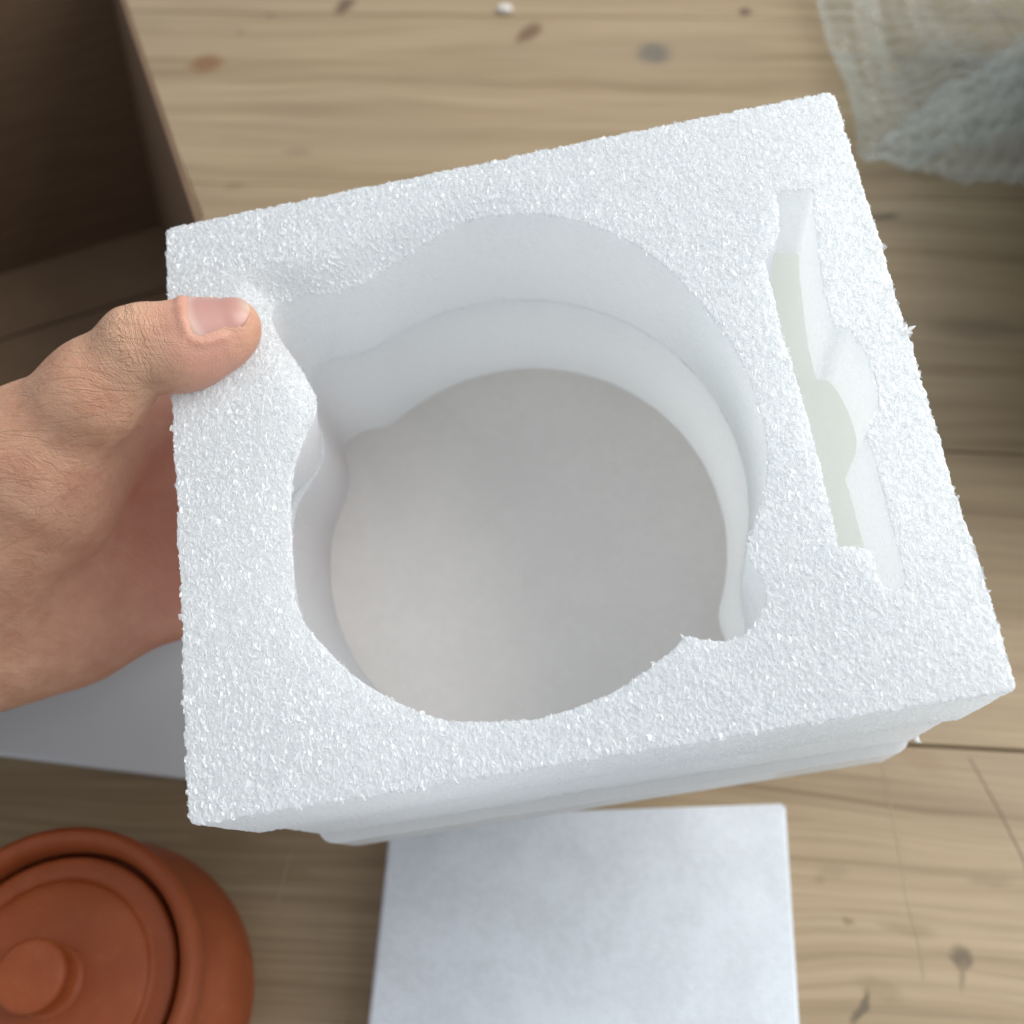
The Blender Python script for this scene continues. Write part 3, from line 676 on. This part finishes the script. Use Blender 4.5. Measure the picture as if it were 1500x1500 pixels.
for a, b in zip(bd, bd[1:]+bd[:1]): Fq.append([b, a, n1+a, n1+b])
mesh_obj('thumb_nail', to_world(NV), Fq, nail_material(), hand, attrs=dict(along=np.r_[bb.ravel(), bb.ravel()], across=np.r_[aa.ravel(), aa.ravel()]))

# ------------------------------------------------------------------ foam sheets on the table
SHEET2 = foam_material('foam_wrap_sheet', (.84, .87, .91), cell=.9, bumpk=.15, sss=.25, rad=.003, rough=.55)
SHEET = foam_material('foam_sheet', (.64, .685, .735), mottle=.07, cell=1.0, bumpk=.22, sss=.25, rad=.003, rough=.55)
def slab(name, corners, h, mat, parent=None, bev=.0012):
    import bmesh
    bm = bmesh.new(); b = [bm.verts.new((c[0], c[1], .0004)) for c in corners]; t = [bm.verts.new((c[0], c[1], h)) for c in corners]
    bm.faces.new(b[::-1]); bm.faces.new(t)
    for i in range(4): bm.faces.new((b[i], b[(i+1) % 4], t[(i+1) % 4], t[i]))
    bmesh.ops.recalc_face_normals(bm, faces=bm.faces[:])
    bmesh.ops.bevel(bm, geom=bm.edges[:], offset=bev, segments=3, affect='EDGES')
    bmesh.ops.triangulate(bm, faces=bm.faces[:])
    V = [tuple(v.co) for v in bm.verts]; Fq = [[v.index for v in f.verts] for f in bm.faces]; bm.free()
    return mesh_obj(name, V, Fq, mat, parent, smooth=False)
def quad_at(pts, h): return [at(x, y, h) for x, y in pts]
HS = 20.
tr_ = at(1151, 1176, HS); tl_ = at(572, 1196, HS); dn = at(1172, 1500, HS)-tr_; dn /= np.linalg.norm(dn); dn2 = at(541, 1500, HS)-at(570, 1235, HS); dn2 /= np.linalg.norm(dn2)
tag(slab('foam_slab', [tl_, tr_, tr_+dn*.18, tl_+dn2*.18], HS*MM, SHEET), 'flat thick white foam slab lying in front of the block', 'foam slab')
HL = 4.
bl_ = at(-160, 1085, HL); br_ = at(300, 1143, HL); rr_ = at(330, 900, HL)
tag(slab('foam_sheet', [bl_, br_, br_+np.array([.012, .13, 0]), bl_+np.array([.012, .13, 0])], HL*MM, SHEET2, bev=.0007), 'thin white foam sheet on the table under the hand', 'foam sheet')

# ------------------------------------------------------------------ terracotta pot
def clay_material():
    s = NT('red_clay'); o = s.obj(); n1 = s.noise(o, 900, 3, .6); n2 = s.noise(o, 40, 3)
    col = s.mix(s.mrange(n2, .3, .7, 0, 1), (.26, .056, .014), (.31, .072, .020)); col = s.mix(s.mrange(n1, .55, .75, 0, .35), col, (.17, .036, .012)); col = s.mix(s.mrange(s.noise(o, 160, 5, .7), .52, .78, 0, .22), col, (.42, .16, .08))
    s.set(Base_Color=col, Roughness=.52); s.b.inputs['Specular IOR Level'].default_value = .32
    sep = s.n('ShaderNodeSeparateXYZ'); s.link(o, sep.inputs[0]); rr = s.math('SQRT', s.math('ADD', s.math('MULTIPLY', sep.outputs[0], sep.outputs[0]), s.math('MULTIPLY', sep.outputs[1], sep.outputs[1])))
    cx = s.n('ShaderNodeCombineXYZ'); s.link(rr, cx.inputs[0]); s.link(s.math('MULTIPLY', sep.outputs[2], 1.0), cx.inputs[1])
    turn = s.noise(cx.outputs[0], 900, 3, .6)
    hh = s.math('ADD', s.math('MULTIPLY', n1, .5), s.math('MULTIPLY', turn, .6))
    s.link(s.bump(hh, .3, .0003), s.b.inputs['Normal']); return s.m
CLAY = clay_material()
pc = at(66, 1436, 84); pot = empty('clay_pot', (pc[0], pc[1], 0)); pot.scale = (.94, .94, 1.0); tag(pot, 'round red terracotta pot with a sunken lid and flat knob', 'pot')
def smooth_profile(P, n=8):
    Q = catmull(P, n, closed=False); return [tuple(p) for p in Q]+[tuple(P[-1])]
S_ = MM
body = smooth_profile([(30, .5), (40, 1), (47, 10), (53.5, 24), (55.4, 38), (53.8, 52), (50, 63), (48.6, 69), (49.6, 74), (50.6, 79), (50.2, 83), (48.2, 84.9), (45.6, 84.4), (43.9, 82.2), (43.2, 79.5), (42.9, 76), (42.9, 70), (40, 69.8), (1, 69.8)], 6)
V, Fq = lathe([(r*S_, z*S_) for r, z in body]); mesh_obj('body', V, Fq, CLAY, pot)
lidp = smooth_profile([(1, 70.6), (38, 70.6), (40.6, 72), (41.3, 75), (41.0, 77.4), (39.6, 78.4), (36.4, 78.6), (34.2, 78.4), (33.0, 78.9), (31.6, 80.2), (28, 81.1), (20, 82), (13, 82.5), (1, 82.6)], 6)
V, Fq = lathe([(r*S_, z*S_) for r, z in lidp]); lid = mesh_obj('lid', V, Fq, CLAY, pot)
knp = smooth_profile([(1, 82.3), (11.6, 82.3), (10.4, 83.6), (9.6, 86), (9.8, 89), (11.2, 92.5), (11.6, 94.6), (11.0, 96), (9.4, 96.7), (5, 96.9), (.6, 96.95)], 6)
V, Fq = lathe([(r*S_, z*S_) for r, z in knp], 64); mesh_obj('knob', V, Fq, CLAY, lid)

# ------------------------------------------------------------------ cardboard box
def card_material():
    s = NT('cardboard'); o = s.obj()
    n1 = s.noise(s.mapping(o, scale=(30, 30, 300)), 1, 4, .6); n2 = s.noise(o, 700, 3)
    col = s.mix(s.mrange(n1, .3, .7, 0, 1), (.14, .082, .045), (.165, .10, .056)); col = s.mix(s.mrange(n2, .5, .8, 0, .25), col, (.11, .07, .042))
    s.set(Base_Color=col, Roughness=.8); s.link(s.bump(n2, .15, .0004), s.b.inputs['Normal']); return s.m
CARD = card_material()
HB = 170.
e0 = at(146, -115, HB)[:2]; e1 = at(292, 312, HB)[:2]
u = (e1-e0)/np.linalg.norm(e1-e0); v = np.array([u[1], -u[0]]); v = v if v[0] < 0 else -v       # v points left
c0 = e0; c1 = c0+u*float((at(352, 488, HB)[:2]-c0)@u); c2 = c1+v*.30; c3 = c0+v*.30
box = empty('cardboard_box', ((c0[0]+c2[0])/2, (c0[1]+c2[1])/2, 0)); tag(box, 'open brown cardboard box in deep shade behind the hand', 'box')
bo = np.array([box.location.x, box.location.y, 0])
def prism(name, pts, z0, z1, parent, mat, lean=0):
    V = [(x, y, z0) for x, y in pts]+[(x, y, z1) for x, y in pts]; V = np.array(V)-bo; n = len(pts)
    V[:n, :2] += np.array(v)*lean
    Fq = [list(range(n))[::-1], list(range(n, 2*n))]+[[i, (i+1) % n, n+(i+1) % n, n+i] for i in range(n)]
    return mesh_obj(name, V, Fq, mat, parent, smooth=False)
th = .004
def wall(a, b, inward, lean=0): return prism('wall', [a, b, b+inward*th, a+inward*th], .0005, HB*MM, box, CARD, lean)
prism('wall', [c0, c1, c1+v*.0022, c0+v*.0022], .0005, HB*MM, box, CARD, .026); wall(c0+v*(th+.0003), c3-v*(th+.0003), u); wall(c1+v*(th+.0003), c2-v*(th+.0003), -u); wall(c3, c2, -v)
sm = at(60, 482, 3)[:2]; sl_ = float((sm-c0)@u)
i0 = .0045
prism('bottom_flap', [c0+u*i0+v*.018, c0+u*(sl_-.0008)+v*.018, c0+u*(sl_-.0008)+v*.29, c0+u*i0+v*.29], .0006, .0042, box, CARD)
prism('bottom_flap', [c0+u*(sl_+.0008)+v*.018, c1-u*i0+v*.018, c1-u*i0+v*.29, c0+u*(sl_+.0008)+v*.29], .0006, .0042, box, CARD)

# ------------------------------------------------------------------ bubble wrap
def wrap_material(lo_=.12, hi_=.62):
    s = NT('bubble_film'); s.set(Base_Color=(.52, .575, .56), Roughness=.06)
    s.b.inputs['Specular IOR Level'].default_value = 1.0
    tb = s.n('ShaderNodeBsdfTransparent'); tb.inputs[0].default_value = (.88, .91, .90, 1)
    lw = s.n('ShaderNodeLayerWeight'); lw.inputs[0].default_value = .35
    mx = s.n('ShaderNodeMixShader'); s.link(s.mrange(lw.outputs['Facing'], 0, 1, lo_, hi_, False), mx.inputs[0])
    s.link(tb.outputs[0], mx.inputs[1]); s.link(s.b.outputs[0], mx.inputs[2]); s.link(mx.outputs[0], s.out.inputs[0]); return s.m
WRAP = wrap_material()
def bubble_sheet(name, P00, P10, P11, P01, zf, n, m, parent, pitch=.0105):
    U, Vv = np.meshgrid(np.linspace(0, 1, n), np.linspace(0, 1, m), indexing='ij')
    P = (np.asarray(P00)[None, None]*((1-U)*(1-Vv))[..., None]+np.asarray(P10)[None, None]*(U*(1-Vv))[..., None]+np.asarray(P11)[None, None]*(U*Vv)[..., None]+np.asarray(P01)[None, None]*((1-U)*Vv)[..., None])
    lu = np.linalg.norm(np.asarray(P10)-P00); lv = np.linalg.norm(np.asarray(P01)-P00)
    a = U*lu/pitch; b = Vv*lv/(pitch*.866); row = np.round(b); aa_ = a-.5*(row % 2); da = aa_-np.round(aa_); db = (b-row)*.866
    bub = np.sqrt(np.clip(1-(da**2+db**2)/.44**2, 0, 1))*.0026*(.35+.9*vhash(np.round(aa_).astype(np.int64)+500, row.astype(np.int64)+500, row.astype(np.int64)*0+3)[0])
    q = P.reshape(-1, 3)*1000
    z = zf(U, Vv)+bub+(.0012*vnoise3(q, 23., 5)+.0006*vnoise3(q, 7., 6)).reshape(n, m)
    P[..., 2] += z
    P = P.reshape(-1, 3); I = np.arange(n*m).reshape(n, m)
    Q = np.c_[I[:-1, :-1].ravel(), I[1:, :-1].ravel(), I[1:, 1:].ravel(), I[:-1, 1:].ravel()]
    return mesh_obj(name, P, Q, WRAP, parent)
wrap = tag(empty('bubble_wrap'), 'crumpled clear bubble wrap sheets lying at the far corner of the table', 'bubble wrap')
A = at(1165, -60, 0); B = at(1250, 255, 0)
bubble_sheet('film_sheet', A, B, B+np.array([.36, .02, 0]), A+np.array([.36, .03, 0]), lambda U, Vv: .006+.045*np.clip(Vv*2.2, 0, 1)**1.2+.007*np.sin(Vv*30+U*3)*np.exp(-((Vv-.15)/.2)**2)+.006*np.sin(Vv*21+U*2)+.0028*np.sin(Vv*74+U*5+2*np.sin(U*6))+.004*np.sin(U*9+Vv*4), 220, 260, wrap)
Cc = at(1262, 236, 26); D = at(1510, 284, 52); E2 = at(1530, 62, 66)
bubble_sheet('folded_flap', Cc, D, D+(E2-D)*1.15, Cc+np.array([.03, .03, .01]), lambda U, Vv: .002*np.sin(U*9)+.012*np.sin(Vv*3.0)*U+.0012*np.sin(U*17+Vv*5), 220, 200, wrap)
ang = np.linspace(0, 2*math.pi*3.6, 420); rad = .034+.017*ang/(2*math.pi)     # unseen roll of wrap, added to shade the right of the table
rc = at(1715, 360)+np.array([0, 0, .098]); rd = np.array([.18, 1.0, 0]); rd /= np.linalg.norm(rd); rn = np.array([rd[1], -rd[0], 0])
ts = np.linspace(-.16, .16, 110)
ca = np.linspace(0, 2*math.pi, 40, endpoint=False); ring_ = lambda r, t: [rc+rd*t+rn*r*math.cos(a)+np.array([0, 0, r*math.sin(a)]) for a in ca]
V = ring_(.031, -.165)+ring_(.031, .165)+ring_(.028, -.165)+ring_(.028, .165); Fq = []
for i in range(40):
    j = (i+1) % 40; Fq += [[i, j, 40+j, 40+i], [80+j, 80+i, 120+i, 120+j], [i, 80+i, 80+j, j], [40+j, 120+j, 120+i, 40+i]]
mesh_obj('shade_roll_core', V, Fq, CARD, wrap)  # opaque core added so the unseen roll casts a solid shadow
Pm = np.array([[rc+rd*t+rn*r*math.cos(a)+np.array([0, 0, r*math.sin(a)]) for t in ts] for a, r in zip(ang, rad+0)])
k1 = np.arange(420)[:, None]*.55; k2 = np.arange(110)[None]*.55; bubr = .0022*np.abs(np.sin(k1)*np.sin(k2))
Pm = Pm+bubr[..., None]*(rn*np.cos(ang)[:, None, None]+np.array([0, 0, 1.])*np.sin(ang)[:, None, None])
I = np.arange(420*110).reshape(420, 110)
mesh_obj('shade_roll', Pm.reshape(-1, 3), np.c_[I[:-1, :-1].ravel(), I[1:, :-1].ravel(), I[1:, 1:].ravel(), I[:-1, 1:].ravel()], wrap_material(.7, .98), wrap)  # denser film than the sheets, to block more light

# ------------------------------------------------------------------ crumbs and scratches
def scratch(pts, wd, mat):
    P = catmull([at(*p)[:2] for p in pts], 8, closed=False); V = []; Fq = []
    for i, p in enumerate(P):
        t = P[min(i+1, len(P)-1)]-P[max(i-1, 0)]; t /= np.linalg.norm(t); n = np.array([-t[1], t[0]]); ww = wd*(.5+.5*math.sin(math.pi*(i+.5)/len(P)))*(.8+.4*rng.random())
        V += [(*(p+n*ww), .00012), (*(p), .0003), (*(p-n*ww), .00012)]
    for i in range(len(P)-1): o = 3*i; Fq += [[o, o+1, o+4, o+3], [o+1, o+2, o+5, o+4]]
    return mesh_obj('scratch', V, Fq, mat, table)
m1 = NT('pale_scratch'); m1.set(Base_Color=(.42, .34, .235), Roughness=.6)
m2 = NT('dark_scratch'); m2.set(Base_Color=(.17, .125, .08), Roughness=.7)
scratch([(1293, 1120), (1305, 1185), (1320, 1260), (1332, 1330), (1346, 1385), (1354, 1440)], .00022, m1.m)
scratch([(1420, 1110), (1440, 1145), (1465, 1190), (1485, 1230), (1500, 1262), (1508, 1300)], .00028, m2.m)
scratch([(428, 1240), (415, 1290), (405, 1330)], .00028, m1.m)
import bmesh
bm = bmesh.new(); bmesh.ops.create_icosphere(bm, subdivisions=3, radius=1)
V = np.array([v.co[:] for v in bm.verts]); Fq = [[v.index for v in f.verts] for f in bm.faces]; bm.free()
V = V*(1+.35*vnoise3(V*3, 1.3, 3)[:, None]); cpos = at(740, 17); V = V*np.array([.0048, .0030, .0022])+np.array([cpos[0], cpos[1], .0021])
tag(mesh_obj('foam_crumb', V, Fq, FOAM_IN), 'tiny white foam crumb on the table behind the block', 'crumb')
